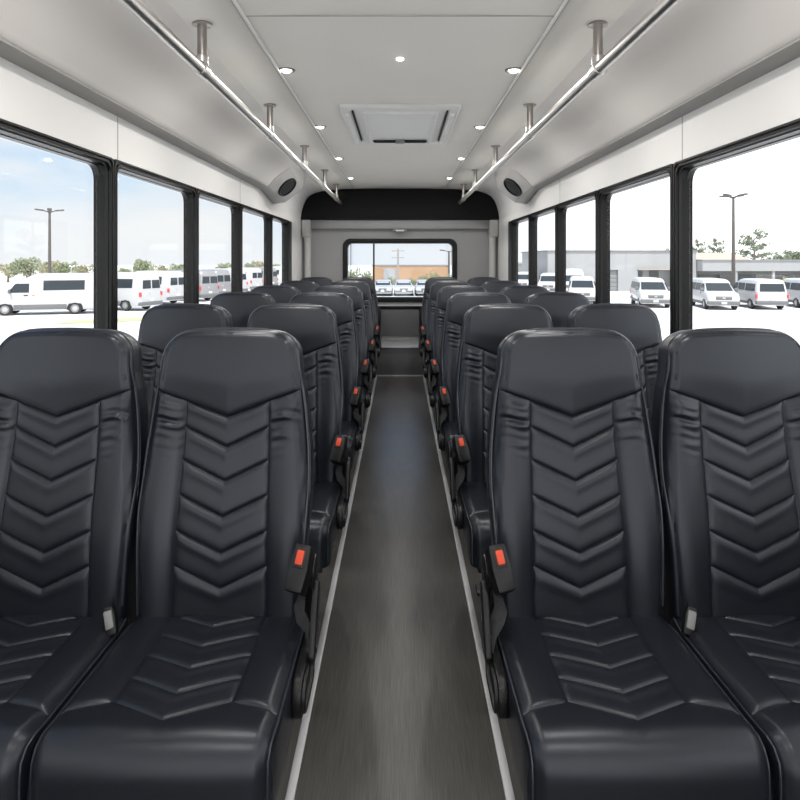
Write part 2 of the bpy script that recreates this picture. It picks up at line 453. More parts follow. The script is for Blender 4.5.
# ---------------------------------------------------------------- ceiling lamps
LAMP_W = 5
ORD = ['nearest', 'second', 'third', 'farthest']
def lamp_light(x, y, z, w):
    l = bpy.data.lights.new('lamp_light', 'AREA'); l.shape = 'DISK'; l.size = .06; l.energy = w; l.color = (1, .97, .93); l.spread = PI
    o = bpy.data.objects.new('lamp_light', l); COL.objects.link(o); o.location = (x, y, z)
    return o
for s, side in ((-1, 'left'), (1, 'right')):
    for k, y in enumerate((.42, 1.72, 3.02, 4.30, 5.63, 6.98)):
        if k < 2: lab = 'added unseen round ceiling lamp on the %s, %s the camera' % (side, 'behind' if k == 0 else 'just above')  # first two per side continue the row unseen, added to light the front
        else: lab = 'round recessed ceiling lamp %s of the aisle, %s of the four along the seam' % (side, ORD[k - 2])
        t = thing('downlight', lab, 'ceiling light', (s * .545, y, 2.2965), group='recessed ceiling lamps')
        b = MB(); b.lathe([(.042, .002), (.042, -.003), (.039, -.006), (.029, -.005), (.0265, -.002), (.0265, .002)], 28)
        b.build('bezel', M['greyplastic'], t)
        b = MB(); b.lathe([(.026, .002), (.026, -.004), (.021, -.010), (.012, -.014), (.003, -.015)], 24)
        b.build('lens', M['lens'], t)
        l = lamp_light(0, 0, -.021, LAMP_W); l.parent = t

t = thing('ceiling_sensor', 'tiny round white sensor in the middle of the ceiling before the hatch', 'sensor', (0, 2.87, 2.3015))
b = MB(); b.lathe([(.016, 0), (.016, -.004), (.011, -.007), (.003, -.008)], 24); b.build('cover', M['lens'], t)  # cover glows to put the bright white dot on the sensor
t = thing('wall_lamp', 'small white lamp under the beam over the rear window', 'lamp', (0, YR - .10, 1.76))
b = MB(); b.box(-.085, .085, -.03, .02, -.012, .024, .005); b.build('housing', M['greyplastic'], t)
b = MB(); b.box(-.05, .05, -.034, -.029, -.008, .012, .002); b.build('lens', M['trimlight'], t)

# ---------------------------------------------------------------- roof hatch
t = thing('roof_hatch', 'square white emergency hatch with a black handle in the bus ceiling', 'roof hatch', (0, 4.31, 2.300))
def ring_xy(mb, rects):
    Ls = []
    for (hx, hy, z, r) in rects: Ls.append([(p[0], p[1], z) for p in rrect(-hx, hx, -hy, hy, r, 5)])
    return mb.loops(Ls, False, False)
b = MB(); ring_xy(b, [(.360, .61, 0, .015), (.360, .61, -.014, .015), (.350, .60, -.020, .015), (.305, .545, -.016, .012), (.292, .535, -.004, .012), (.288, .538, 0, .012)])
b.build('hatch_frame', M['hatch'], t, angle=25)
b = MB()
Ls = [[(p[0], p[1], z) for p in rrect(-hx, hx, -hy, hy, r, 5)] for hx, hy, z, r in
      ((.284, .53, 0, .02), (.284, .53, -.004, .02), (.276, .52, -.008, .02), (.236, .49, -.014, .02), (.226, .48, -.030, .03), (.214, .47, -.031, .03), (.198, .45, -.020, .03))]
b.loops(Ls, False, True)
b.build('hatch_lid', M['hatch'], t, angle=25)
for s in (-1, 1):
    b = MB(); b.box(s * .322 - .013, s * .322 + .013, -.46, .46, -.034, -.012, .006); b.build('side_rail', M['trimlight'], t)
    b = MB(); b.box(s * .2905 - .004, s * .2905 + .004, -.47, .47, -.0135, -.003); b.build('gap_strip', M['gasket'], t, smooth=False)  # dark strip along the gap between lid and frame
b = MB(); b.tube([(-.20, .385, -.028), (-.185, .385, -.032), (-.03, .385, -.032), (.03, .385, -.032), (.185, .385, -.032), (.20, .385, -.028)], [.006, .011, .011, .011, .011, .006], 12)
h = b.build('handle', M['plastic'], t)
b = MB(); b.box(-.034, .034, .365, .43, -.044, -.016, .006); b.build('latch', M['greyplastic'], h)

# ---------------------------------------------------------------- seats
TILT = math.radians(9.5)
def smoothstep(x): x = np.clip(x, 0, 1); return x * x * (3 - 2 * x)

def make_backrest():
    T = .742; A0 = -.055
    ctl_a = [-.06, 0, .1, .2, .3, .4, .5, .6, .70, .76]
    ctl_w = [.213, .216, .223, .228, .2255, .215, .2045, .195, .186, .180]
    fa = np.linspace(-.06, .76, 400); fw = np.interp(fa, ctl_a, ctl_w)
    ker = np.ones(41) / 41; fw = np.convolve(np.pad(fw, 20, mode='edge'), ker, 'valid')
    W0 = lambda a: float(np.interp(a, fa, fw))
    R = .064
    lines = [.504, .423, .336, .247, .157, .069]
    kk = [(-.06, 0), (-.02, .2), (.069, .46), (.423, .47), (.504, .36), (.60, .18), (.742, 0)]
    K = lambda a: float(np.interp(a, [p[0] for p in kk], [p[1] for p in kk]))
    taus = set(np.round(np.arange(A0, .678, .0062), 5))
    for l in lines:
        taus = {x for x in taus if abs(x - l) > .010}
        for d in (-.0095, -.0065, -.004, -.0022, -.001, 0, .001, .0022, .004, .0065, .0095): taus.add(round(l + d, 5))
    for k in range(17): taus.add(round(.678 + .064 * math.sin(PI / 2 * k / 16), 5))
    taus = sorted(taus)
    # column fractions: inner (0..1 of c), outer (0..1 from c to w)
    inn = [0, .03, .07, .13, .22, .34, .48, .62, .76, .87, .93, .965, .985, 1]
    out = [.02, .045, .08, .13, .20, .28, .37, .46, .55, .64, .72, .79, .85, .89, .925, .955, .978, .993, 1]
    frac = [-1 - f for f in out[::-1]] + [-f for f in inn[::-1]] + [f for f in inn[1:]] + [1 + f for f in out]
    cols = len(frac)
    V = []; 
    ca, sa = math.cos(TILT), math.sin(TILT)
    def place(s, t, n):
        # lumbar curve along the height
        cv = .016 * math.exp(-((t - .20) / .17) ** 2) + .012 * math.exp(-((t - .66) / .12) ** 2)
        n = n + cv
        return (s, t * sa - n * ca, .464 + t * ca + n * sa)
    grid = []
    for tau in taus:
        w = W0(tau)
        if tau > T - R:
            dz = tau - (T - R); w = w - R + math.sqrt(max(R * R - dz * dz, 0))
        c = .112 + .010 * max(0, min(1, (.45 - tau) / .45))
        c = min(c, w * .6)
        k = K(tau)
        row = []
        for f in frac:
            a = abs(f); sg = 1 if f >= 0 else -1
            s = a * c if a <= 1 else c + (a - 1) * (w - c)
            wfull = W0(tau)
            # V only inside; flattens towards the outside
            t = tau + k * s - (.012 * (s / .18) ** 2 if tau > .6 else .012 * (s / .18) ** 2 * max(0, (tau - .5) / .1))
            # distance to outline
            W1 = W0(min(t, T))
            qx = s - (W1 - R); qy = t - (T - R) + .012 * (s / .18) ** 2
            if qx > 0 and qy > 0: dout = R - math.hypot(qx, qy)
            else: dout = R - max(qx, qy)
            dout = max(0, dout)
            # regions
            dv = abs(tau - .504)
            if tau >= .504:
                h = .0065 * (1 - math.exp(-dv / .007)) + .009 * (1 - (s / .2) ** 2) * smoothstep((tau - .504) / .1)
            else:
                hc = 0
                if a <= 1:
                    d = min(min(abs(tau - l) for l in lines), 1)
                    dn = [l - tau for l in lines if l >= tau]; below = min(dn) if dn else 1
                    d2 = max(c - s, 0)
                    h = .0068 * (1 - math.exp(-d / .0055)) * (1 - .75 * math.exp(-d2 / .006))
                    h += .0030 * math.exp(-((below - .018) / .013) ** 2) * (1 - math.exp(-d2 / .012))
                    h -= .004
                else:
                    q = (a - 1)
                    d2 = q * (w - c)
                    h = -.004 + .0085 * (1 - math.exp(-d2 / .006)) + .012 * math.sin(PI * min(q * .95, 1)) * smoothstep((.509 - tau) / .08 + .25)
                    h *= (1 - math.exp(-dv / .006)) * .7 + .3
                    # gathered wrinkles under the head panel
                    env = math.exp(-((tau - .424) / .062) ** 2) * math.sin(PI * min(max(q, 0), 1)) ** .8
                    ph = 1.3 if sg > 0 else 0
                    yy = t + .10 * (s - c) * (1 if sg > 0 else .6) + .006 * math.sin(s * 60 + ph)
                    h += env * (.0036 * math.sin(yy * 250 + ph) + .0026 * math.sin(yy * 140 + 2.1 * ph + s * 25))
            # seam ring
            RR = .022
            drop = 0
            if dout < RR: drop = RR - math.sqrt(max(RR * RR - (RR - dout) ** 2, 0))
            fade = min(1, dout / .02)
            hh = h * fade - drop - .0055 * math.exp(-((dout - .0150) / .0028) ** 2)
            row.append(place(sg * s, t, hh))
        grid.append(row)
    nr = len(taus)
    vs = [p for r in grid for p in r]; fs = []
    for i in range(nr - 1):
        for j in range(cols - 1):
            fs.append((i * cols + j, i * cols + j + 1, (i + 1) * cols + j + 1, (i + 1) * cols + j))
    loop = [j for j in range(cols)] + [i * cols + cols - 1 for i in range(1, nr)] + [(nr - 1) * cols + j for j in range(cols - 2, -1, -1)] + [i * cols for i in range(nr - 2, 0, -1)]
    mid = Vector((0, .35 * sa, .464 + .35 * ca)); nv = Vector((0, -ca, sa)); upv = Vector((0, sa, ca))
    base = [Vector(vs[i]) for i in loop]
    prev = loop
    for dep, sc in ((.012, 1.004), (.035, 1.006), (.058, 1.0), (.072, .975), (.080, .93)):
        k0 = len(vs)
        for p in base:
            r = p - mid
            q = mid + Vector((r.x * sc, r.y, r.z)) ; 
            tt = r.dot(upv); q = q + upv * (tt * (sc - 1)) - nv * dep
            vs.append(tuple(q))
        cur = list(range(k0, k0 + len(base)))
        m = len(base)
        for i in range(m): fs.append((prev[i], cur[i], cur[(i + 1) % m], prev[(i + 1) % m]))
        prev = cur
    fs.append(tuple(prev))
    mb = MB(); mb.add(vs, fs)
    # piping path: along the outline, on the rounded front shoulder
    pip = []
    def edge_pt(row, side):
        # point with dout about .016: pick from the row columns
        idx = cols - 4 if side > 0 else 3
        return grid[row][idx]
    path = [edge_pt(i, -1) for i in range(4, nr, 3)]
    top = [grid[nr - 3][j] for j in range(4, cols - 4, 3)]
    path = path[:-2] + top + [edge_pt(i, 1) for i in range(nr - 1, 4, -3)][2:]
    path = [Vector(p) + nv * .0010 for p in path]
    for _ in range(6):
        path = [path[0]] + [(path[i - 1] + path[i] * 2 + path[i + 1]) / 4 for i in range(1, len(path) - 1)] + [path[-1]]
    return mb, path, grid, taus, frac

def make_cushion():
    # profile in (y,z): back to front, then rolled over the front edge
    pts = []
    for k in range(0, 47): pts.append((.045 - .01 * k, .458 + .016 * (k / 46) ** 1.2 + .0))
    y0, z0 = pts[-1]; r = .048
    for k in range(1, 15):
        a = (PI / 2 * 0.97) * k / 14
        pts.append((y0 - r * math.sin(a), z0 - r + r * math.cos(a)))
    y1, z1 = pts[-1]
    for k in range(1, 10): pts.append((y1 - .001 * k * .3, z1 - .0095 * k))
    pa = np.array(pts); seg = np.hypot(*np.diff(pa, axis=0).T); al = np.concatenate([[0], np.cumsum(seg)])
    Ltot = al[-1]
    tang = np.gradient(pa, al, axis=0); nn = np.stack([tang[:, 1], -tang[:, 0]], 1); nn /= np.linalg.norm(nn, axis=1)[:, None]
    if nn[3, 1] < 0: nn = -nn
    def P(a):
        a = min(max(a, 0), Ltot)
        return (np.interp(a, al, pa[:, 0]), np.interp(a, al, pa[:, 1]), np.interp(a, al, nn[:, 0]), np.interp(a, al, nn[:, 1]))
    lines = [.436, .352, .267, .182, .097]
    kk = [(0, 0), (.097, .46), (.436, .48), (.50, .25), (.56, 0), (1, 0)]
    K = lambda a: float(np.interp(a, [p[0] for p in kk], [p[1] for p in kk]))
    rows = set(np.round(np.arange(0, Ltot, .0075), 5)) | {round(Ltot, 5)}
    for l in lines:
        rows = {x for x in rows if abs(x - l) > .010}
        for d in (-.0095, -.0065, -.004, -.0022, -.001, 0, .001, .0022, .004, .0065, .0095): rows.add(round(l + d, 5))
    rows = sorted(rows)
    inn = [0, .03, .07, .13, .22, .34, .48, .62, .76, .87, .93, .965, .985, 1]
    out = [.02, .045, .08, .13, .22, .33, .45, .57, .68, .77, .84, .885, .92, .95, .975, .992, 1]
    frac = [-1 - f for f in out[::-1]] + [-f for f in inn[::-1]] + [f for f in inn[1:]] + [1 + f for f in out]
    cols = len(frac); c = .121
    grid = []
    for al_ in rows:
        row = []
        for f in frac:
            a_ = abs(f); sg = 1 if f >= 0 else -1
            w = .2295 - .016 * max(0, (.12 - al_) / .12) - .004 * smoothstep((al_ - .45) / .08)
            s = a_ * c if a_ <= 1 else c + (a_ - 1) * (w - c)
            a = al_ - K(al_) * min(s, c) + K(al_) * .55 * max(0, s - c)
            y, z, ny, nz = P(a)
            dout = w - s
            d = min(abs(al_ - l) for l in lines)
            if al_ <= .436:
                if a_ <= 1:
                    d2 = c - s
                    dn = [al_ - l for l in lines if l <= al_]; dd = min(dn) if dn else 1
                    h = .0068 * (1 - math.exp(-d / .0060)) * (1 - .7 * math.exp(-d2 / .007)) - .003
                    h += .003 * math.exp(-((dd - .02) / .012) ** 2) * (1 - math.exp(-d2 / .012))
                else:
                    d2 = s - c; q = a_ - 1
                    h = -.003 + .007 * (1 - math.exp(-d2 / .006)) + .006 * math.sin(PI * min(q, 1))
                    h *= 1 - .55 * math.exp(-abs(al_ - .436) / .006)
            else:
                q = abs(al_ - .436)
                h = .006 * (1 - math.exp(-q / .007)) + .005 * smoothstep(q / .06)
            h += .006 * (1 - (s / w) ** 2)
            h -= .0035 * math.exp(-((dout - .017) / .0026) ** 2)
            RR = .026; drop = 0
            if dout < RR: drop = RR - math.sqrt(max(RR * RR - (RR - dout) ** 2, 0))
            fade = min(1, dout / .025)
            hh = h * fade - drop
            row.append((sg * s, y + ny * hh, z + nz * hh))
        grid.append(row)
    nr = len(rows)
    vs = [p for r in grid for p in r]; fs = []
    for i in range(nr - 1):
        for j in range(cols - 1):
            fs.append((i * cols + j, i * cols + j + 1, (i + 1) * cols + j + 1, (i + 1) * cols + j))
    loop = [j for j in range(cols)] + [i * cols + cols - 1 for i in range(1, nr)] + [(nr - 1) * cols + j for j in range(cols - 2, -1, -1)] + [i * cols for i in range(nr - 2, 0, -1)]
    base = [vs[i] for i in loop]; zb = min(p[2] for p in base) - .004
    prev = loop; m = len(base)
    for fr, sx in ((.35, 1.006), (.75, 1.004), (1.0, .99)):
        k0 = len(vs)
        for p in base: vs.append((p[0] * sx, p[1], p[2] + (zb - p[2]) * fr))
        cur = list(range(k0, k0 + m))
        for i in range(m): fs.append((prev[i], cur[i], cur[(i + 1) % m], prev[(i + 1) % m]))
        prev = cur
    fs.append(tuple(prev))
    mb = MB(); mb.add(vs, fs)
    paths = []
    for idx in (3, cols - 4):
        paths.append([Vector(grid[i][idx]) + Vector((0, 0, .0005)) for i in range(6, nr, 3)])
    return mb, paths, zb

bk_mb, bk_path, bk_grid, bk_taus, bk_frac = make_backrest()
cu_mb, cu_paths, CZB = make_cushion()

ROW_Y = [1.63, 2.61, 3.59, 4.57, 5.66, 6.84]
ROWN = ['front row', 'second row', 'third row', 'fourth row', 'fifth row', 'rearmost row']
shared = {}
def make_seat(side, pos):
    """side -1 left / 1 right of the bus; pos 'aisle'/'window'. q points from seat to the aisle"""
    q = -side
    t = thing('bus_seat', 'x', 'seat', group='black leather bus seats')
    if 'back' not in shared:
        bo = bk_mb.build('backrest', M['leather'], t, angle=60); shared['back'] = bo.data
        p = MB(); p.tube(bk_path, .0036, 7); po = p.build('piping', M['piping'], bo); shared['bpipe'] = po.data
        c = cu_mb.build('seat_cushion', M['leather'], t, angle=60); shared['cush'] = c.data
        for i, pa in enumerate(cu_paths):
            p = MB(); p.tube(pa, .0026, 7)
            po = p.build('piping', M['piping'], c); shared['cpipe%d' % i] = po.data
    else:
        def lk(n, d, par):
            o = bpy.data.objects.new(n, shared[d]); COL.objects.link(o); o.parent = par; return o
        bo = lk('backrest', 'back', t); lk('piping', 'bpipe', bo); c = lk('seat_cushion', 'cush', t); lk('piping', 'cpipe0', c); lk('piping', 'cpipe1', c)
    # frame under the cushion, back plate, pedestal legs
    b = MB(); b.box(-.195, .195, -.40, .10, CZB - .055, CZB - .004, .008)
    b.box(-.20, -.17, .06, .13, CZB - .05, .62, .006); b.box(.17, .20, .06, .13, CZB - .05, .62, .006)
    b.build('seat_frame', M['blacksteel'], t)
    for yy in (-.30, .02):
        b = MB()
        b.box(-.12, -.06, yy - .025, yy + .025, .012, CZB - .056, .004); b.box(-.15, .10, yy - .035, yy + .035, .0, .014, .003)
        b.build('leg', M['blacksteel'], t)
    xq = q * .2265
    if pos == 'aisle':
        # moulded side cover with a slotted end, beside the cushion
        def X(x0, x1): return tuple(sorted((xq + q * x0, xq + q * x1)))
        b = MB()
        pl = rrect(-.255, .06, .362, .455, .042, 7)
        x0, x1 = X(.003, .026)
        b.prism(pl, x0, x1, 'x', .006)
        sc = b.build('side_cover', M['plastic'], t, angle=40)
        b = MB(); x0, x1 = X(.0245, .030)
        Ls = [[(x, p[0], p[1]) for p in rrect(-.247 + i, -.09 - i, .370 + i, .446 - i, .034 - i * .8, 7)] for x, i in ((xq + q * .022, 0), (xq + q * .032, .002), (xq + q * .034, .007), (xq + q * .032, .012), (xq + q * .022, .014))]
        b.loops(Ls); b.build('cover_rim', M['plastic'], sc)
        # recline lever
        b = MB(); x0, x1 = X(.026, .042)
        pl = [(-.165, .455), (-.150, .435), (-.125, .440), (-.055, .545), (-.05, .585), (-.075, .590), (-.095, .575)]
        b.prism(pl, x0, x1, 'x', .006)
        b.build('recline_lever', M['plastic'], t, angle=40)
        # buckle on its stalk
        Rb = Matrix.Translation((xq - q * .004, -.075, .622)) @ Matrix.Diagonal((.9, .9, 1, 1)) @ Matrix.Rotation(math.radians(-30), 4, 'X') @ Matrix.Rotation(q * math.radians(12), 4, 'Y') @ Matrix.Rotation(q * math.radians(-12), 4, 'Z')
        b = MB()
        pl = [(-.026, -.055), (.026, -.055), (.029, .0), (.024, .055), (-.024, .055), (-.029, .0)]
        b.prism(pl, -.024, .024, 'y', .007)
        b.v = [tuple(Rb @ Vector(p)) for p in b.v]
        bo2 = b.build('buckle', M['plastic'], t, angle=40)
        b = MB(); b.box(-.011, .011, -.029, -.020, .006, .040, .003, mtx=Rb); b.build('release_button', M['red'], bo2)
        b = MB(); b.box(-.0165, .0165, -.0262, -.021, -.001, .046, .002, mtx=Rb); b.build('button_bezel', M['gasket'], bo2)
        # stalk from the frame up to the buckle
        b = MB()
        b.tube([(xq + q * .010, -.02, .44), (xq + q * .014, -.03, .50), (xq + q * .008, -.045, .56), (xq - q * .002, -.062, .585)], [.013, .012, .012, .013], 10)
        b.build('buckle_stalk', M['plastic'], t)
        # hinge cover behind the buckle
        b = MB(); x0, x1 = X(-.010, .020)
        b.prism(rrect(.0, .085, .43, .60, .035, 6), x0, x1, 'x', .006)
        b.build('hinge_cover', M['plastic'], t, angle=40)
        # twisting webbing from the buckle down to the lever
        pth = [(xq + q * .001, -.085, .560), (xq - q * .004, -.10, .535), (xq + q * .010, -.115, .510), (xq + q * .026, -.125, .490), (xq + q * .034, -.14, .462)]
        b = MB(); vs = []; fs = []
        wds = [(0.010, .012), (.014, .010), (.018, .004), (.014, .010), (.012, .010)]
        for (x, y, z), (hw, tw) in zip(pth, wds):
            vs += [(x - hw, y + tw, z), (x + hw, y - tw, z), (x + hw, y - tw + .004, z + .002), (x - hw, y + tw + .004, z + .002)]
        for i in range(len(pth) - 1):
            for k in range(4): fs.append((i * 4 + k, i * 4 + (k + 1) % 4, i * 4 + 4 + (k + 1) % 4, i * 4 + 4 + k))
        fs += [(0, 1, 2, 3), tuple((len(pth) - 1) * 4 + k for k in (3, 2, 1, 0))]
        b.add(vs, fs); b.build('belt_strap', M['web'], t)
    else:
        b = MB(); Rb = Matrix.Translation((xq - q * .018, -.060, .488)) @ Matrix.Rotation(math.radians(-25), 4, 'X') @ Matrix.Rotation(math.radians(-q * 20), 4, 'Y')
        b.prism([(-.013, -.035), (.013, -.035), (.015, .01), (.011, .03), (-.011, .03), (-.015, .01)], -.010, .010, 'y', .004)
        b.v = [tuple(Rb @ Vector(p)) for p in b.v]
        bo2 = b.build('buckle', M['plastic'], t, angle=40)
        b = MB(); b.box(-.010, .010, -.013, -.0095, -.02, .022, .003, mtx=Rb); b.build('latch_plate', M['greyplastic'], bo2)
    return t

for side, sn in ((-1, 'left'), (1, 'right')):
    for pos, xx in (('aisle', .468), ('window', .930)):
        proto = make_seat(side, pos)
        for r, y in enumerate(ROW_Y):
            o = proto if r == 0 else dup(proto)
            o.location = (side * xx, y, 0)
            o['label'] = 'black leather bus seat beside the %s, %s side of the bus, %s' % (pos, sn, ROWN[r] + (' nearest the camera' if r == 0 else ''))
            if pos == 'aisle': o['label'] = 'black leather bus seat on the aisle, %s side of the bus, %s' % (sn, ROWN[r])
            else: o['label'] = 'black leather bus seat by the windows, %s side of the bus, %s' % (sn, ROWN[r])

# ---------------------------------------------------------------- outside: ground
b = MB(); b.add([(-300, -60, GZ), (300, -60, GZ), (300, 400, GZ), (-300, 400, GZ)], [(0, 1, 2, 3)])
g = b.build('ground', M['concrete'], smooth=False, recalc=False); struct(g)
b = MB(); b.add([(-17.8, 32.4, GZ + .02), (-13.2, 34.6, GZ + .02), (-13.8, 37.0, GZ + .02), (-18.2, 34.4, GZ + .02)], [(0, 1, 2, 3)])
tag(struct(b.build('grass_verge', M['grass'], smooth=False, recalc=False)), 'pale strip of grass on the lot in front of the vans', 'grass')

# ---------------------------------------------------------------- vans and cars
def rr_plan(x0, x1, hw, r, n=5):
    return rrect(x0, x1, -hw, hw, r, n)

VEH = {
 # z levels: (z, x_rear, x_front, half width, corner radius)
 'shuttle': dict(L=6.0, lv=[(.30, -2.92, 2.90, .93, .12), (.42, -2.98, 2.98, .985, .16), (.75, -3.0, 3.0, 1.0, .20), (1.00, -3.0, 2.92, 1.0, .26), (1.14, -2.99, 2.72, .995, .30),
                           (1.28, -2.98, 2.22, .985, .22), (1.36, -2.97, 2.05, .975, .20), (1.95, -2.94, 1.42, .91, .20), (2.18, -2.92, 1.12, .88, .24), (2.38, -2.86, .72, .82, .26), (2.48, -2.70, .40, .70, .25), (2.50, -2.4, .1, .5, .2)],
                 wheels=(2.05, -1.72), wr=.37, glass=[[(.78, 1.36), (1.92, 1.36), (1.52, 1.90), (.78, 1.90)], [(-2.25, 1.50), (.02, 1.48), (.02, 2.08), (-2.25, 2.08)]],
                 wind=(1.40, 1.93, .80), rearwin=(1.45, 2.0), clad=(.34, .64)),
 'passenger': dict(L=5.4, lv=[(.30, -2.62, 2.60, .92, .12), (.42, -2.68, 2.68, .98, .16), (.70, -2.7, 2.7, 1.0, .18), (.95, -2.7, 2.66, 1.0, .24), (1.10, -2.69, 2.50, .99, .28),
                             (1.17, -2.68, 1.95, .98, .22), (1.22, -2.67, 1.80, .975, .2), (1.78, -2.55, 1.05, .87, .22), (1.92, -2.48, .80, .82, .25), (2.0, -2.35, .55, .70, .25), (2.02, -2.0, .3, .5, .2)],
                   wheels=(1.75, -1.65), wr=.36, glass=[[(.72, 1.22), (1.68, 1.22), (1.18, 1.72), (.72, 1.72)], [(-.55, 1.24), (.62, 1.24), (.62, 1.72), (-.55, 1.72)], [(-2.35, 1.24), (-.68, 1.24), (-.68, 1.72), (-2.28, 1.72)]],
                   wind=(1.24, 1.75, .82), rearwin=(1.22, 1.74), clad=(.34, .52)),
 'car': dict(L=4.5, lv=[(.24, -2.15, 2.15, .80, .15), (.38, -2.24, 2.22, .86, .22), (.60, -2.25, 2.25, .885, .25), (.80, -2.24, 2.15, .885, .3), (.90, -2.22, 1.75, .88, .3), (.96, -2.20, 1.02, .865, .24),
                        (1.28, -1.85, .36, .72, .22), (1.38, -1.6, .05, .66, .24), (1.43, -1.3, -.2, .52, .2)],
             wheels=(1.35, -1.35), wr=.33, glass=[[(.10, .98), (.80, .98), (.30, 1.28), (.10, 1.28)], [(-1.35, .98), (.02, .98), (.02, 1.28), (-1.25, 1.28)]],
             wind=(.98, 1.30, .70), rearwin=(.98, 1.28), clad=(.26, .36)),
}
def make_vehicle(kind, paint):
    d = VEH[kind]; lv = d['lv']
    t = thing('car' if kind == 'car' else 'van', 'x', 'car' if kind == 'car' else 'van')
    zs = [l[0] for l in lv]
    xr = lambda z: float(np.interp(z, zs, [l[1] for l in lv])); xf = lambda z: float(np.interp(z, zs, [l[2] for l in lv])); hw = lambda z: float(np.interp(z, zs, [l[3] for l in lv]))
    b = MB()
    b.loops([[(p[0], p[1], l[0]) for p in rr_plan(l[1], l[2], l[3], l[4])] for l in lv], True, True)
    b.build('body', paint, t, angle=40)
    for s in (-1, 1):
        for poly in d['glass']:
            b = MB(); m = len(poly)
            outer = [(x, s * (hw(z) + .012), z) for x, z in poly]; inner = [(x, s * (hw(z) - .06), z) for x, z in poly]
            b.loops([inner, outer], False, True); b.build('side_window', M['autoglass'], t, smooth=False)
        # grey lower cladding
        z0, z1 = d['clad']
        b = MB(); xa, xb = d['wheels'][1] + d['wr'] + .08, d['wheels'][0] - d['wr'] - .08
        y0, y1 = sorted((s * (hw(.45) - .05), s * (hw(z1) + .015)))
        b.box(xa, xb, y0, y1, z0, z1, .01); b.build('sill_panel', M['cladding'], t)
        # wheel arches + wheels
        for wx in d['wheels']:
            b = MB(); R = d['wr']
            ring = [(wx + (R + .07) * math.cos(a), s * (hw(.5) + .008), max(.26, R + (R + .07) * math.sin(a))) for a in [k * 2 * PI / 24 for k in range(24)]]
            inn = [(x, s * (hw(.5) - .1), z) for x, y, z in ring]
            b.loops([inn, ring], False, True); b.build('wheel_arch', M['gasket'], t, smooth=False)
            mt = Matrix.Translation((wx, s * (hw(.5) - .10), R)) @ Matrix.Rotation(-s * PI / 2, 4, 'X')
            b = MB(); b.lathe([(R * .5, -.12), (R * .92, -.12), (R, -.09), (R, .08), (R * .93, .125), (R * .66, .13), (R * .62, .12)], 24, mt)
            w = b.build('wheel', M['tyre'], t)
            b = MB(); b.lathe([(R * .64, .10), (R * .62, .128), (R * .5, .115), (R * .3, .135), (R * .12, .14), (.01, .142)], 20, mt)
            b.build('hub', M['hub'], w)
        # mirror, door handle, lamps
        zb = d['glass'][0][0][1]; xm = d['glass'][0][1][0] - .12
        b = MB(); y0, y1 = sorted((s * (hw(zb) - .02), s * (hw(zb) + (.22 if kind != 'car' else .06))))
        b.box(xm - .06, xm + .06, y0, y1, zb - .02, zb + (.22 if kind != 'car' else .12), .03); b.build('side_mirror', M['cladding'], t)
        b = MB(); y0, y1 = sorted((s * (hw(zb - .15) - .01), s * (hw(zb - .15) + .03)))
        b.box(d['glass'][0][0][0] + .05, d['glass'][0][0][0] + .28, y0, y1, zb - .19, zb - .13, .01); b.build('door_handle', M['gasket'], t)
        zl = .80 if kind != 'car' else .66
        b = MB(); y0, y1 = sorted((s * (hw(zl) - .42), s * (hw(zl) - .06)))
        b.box(xf(zl) - .18, xf(zl) + .015, y0, y1, zl - (.11 if kind != 'car' else .07), zl + (.11 if kind != 'car' else .06), .02); b.build('headlight', M['headlamp'], t)
        zt = (1.12 if kind == 'shuttle' else .95) if kind != 'car' else .8
        b = MB(); y0, y1 = sorted((s * (hw(zt) - .09), s * (hw(zt) + .012)))
        b.box(xr(zt) - .015, xr(zt) + .16, y0, y1, zt - .18 if kind != 'car' else zt - .08, zt + .10, .02); b.build('tail_light', M['tail'], t)
        if kind == 'shuttle':
            b = MB(); y0, y1 = sorted((s * (hw(1.2) - .01), s * (hw(1.2) + .02)))
            b.box(.48, .60, y0, y1, 1.16, 1.23, .01); b.build('marker_lamp', M['amber'], t)
    # windscreen / rear window following the slopes
    z0, z1, hh = d['wind']
    b = MB()
    pf = [(xf(z0) + .012, -hh, z0), (xf(z0) + .012, hh, z0), (xf(z1) + .012, hh * .9, z1), (xf(z1) + .012, -hh * .9, z1)]
    b.loops([[(x - .10, y, z) for x, y, z in pf], pf], False, True); b.build('windscreen', M['autoglass'], t, smooth=False)
    z0, z1 = d['rearwin']
    if kind == 'shuttle': parts = ((-.80, -.06), (.06, .80))
    else: parts = ((-.78 if kind != 'car' else -.66, .78 if kind != 'car' else .66),)
    for ya, yb in parts:
        pf = [(xr(z0) - .012, ya, z0), (xr(z0) - .012, yb, z0), (xr(z1) - .012, yb * .93, z1), (xr(z1) - .012, ya * .93, z1)]
        b = MB(); b.loops([[(x + .08, y, z) for x, y, z in pf], pf], False, True); b.build('rear_window', M['autoglass'], t, smooth=False)
    zg = .80 if kind != 'car' else .62
    b = MB(); b.box(xf(zg) - .1, xf(zg) + .02, -.50 if kind != 'car' else -.36, .50 if kind != 'car' else .36, zg - .13, zg + .12, .02); gr = b.build('grille', M['cladding'], t)
    b = MB(); b.box(xf(zg) + .018, xf(zg) + .034, -.09, .09, zg - .05, zg + .05, .015); b.build('badge', M['hub'], gr)
    b = MB(); b.box(xf(zg) + .018, xf(zg) + .028, -.46 if kind != 'car' else -.32, .46 if kind != 'car' else .32, zg + .055, zg + .075, .004); b.build('grille_bar', M['hub'], gr)
    for xa, xb, nm in ((xf(.5) - .25, xf(.5) + .06, 'front_bumper'), (xr(.5) - .08, xr(.5) + .25, 'rear_bumper')):
        b = MB(); b.box(xa, xb, -hw(.5) - .005, hw(.5) + .005, .36, .60 if kind != 'car' else .50, .05); b.build(nm, M['cladding'], t)
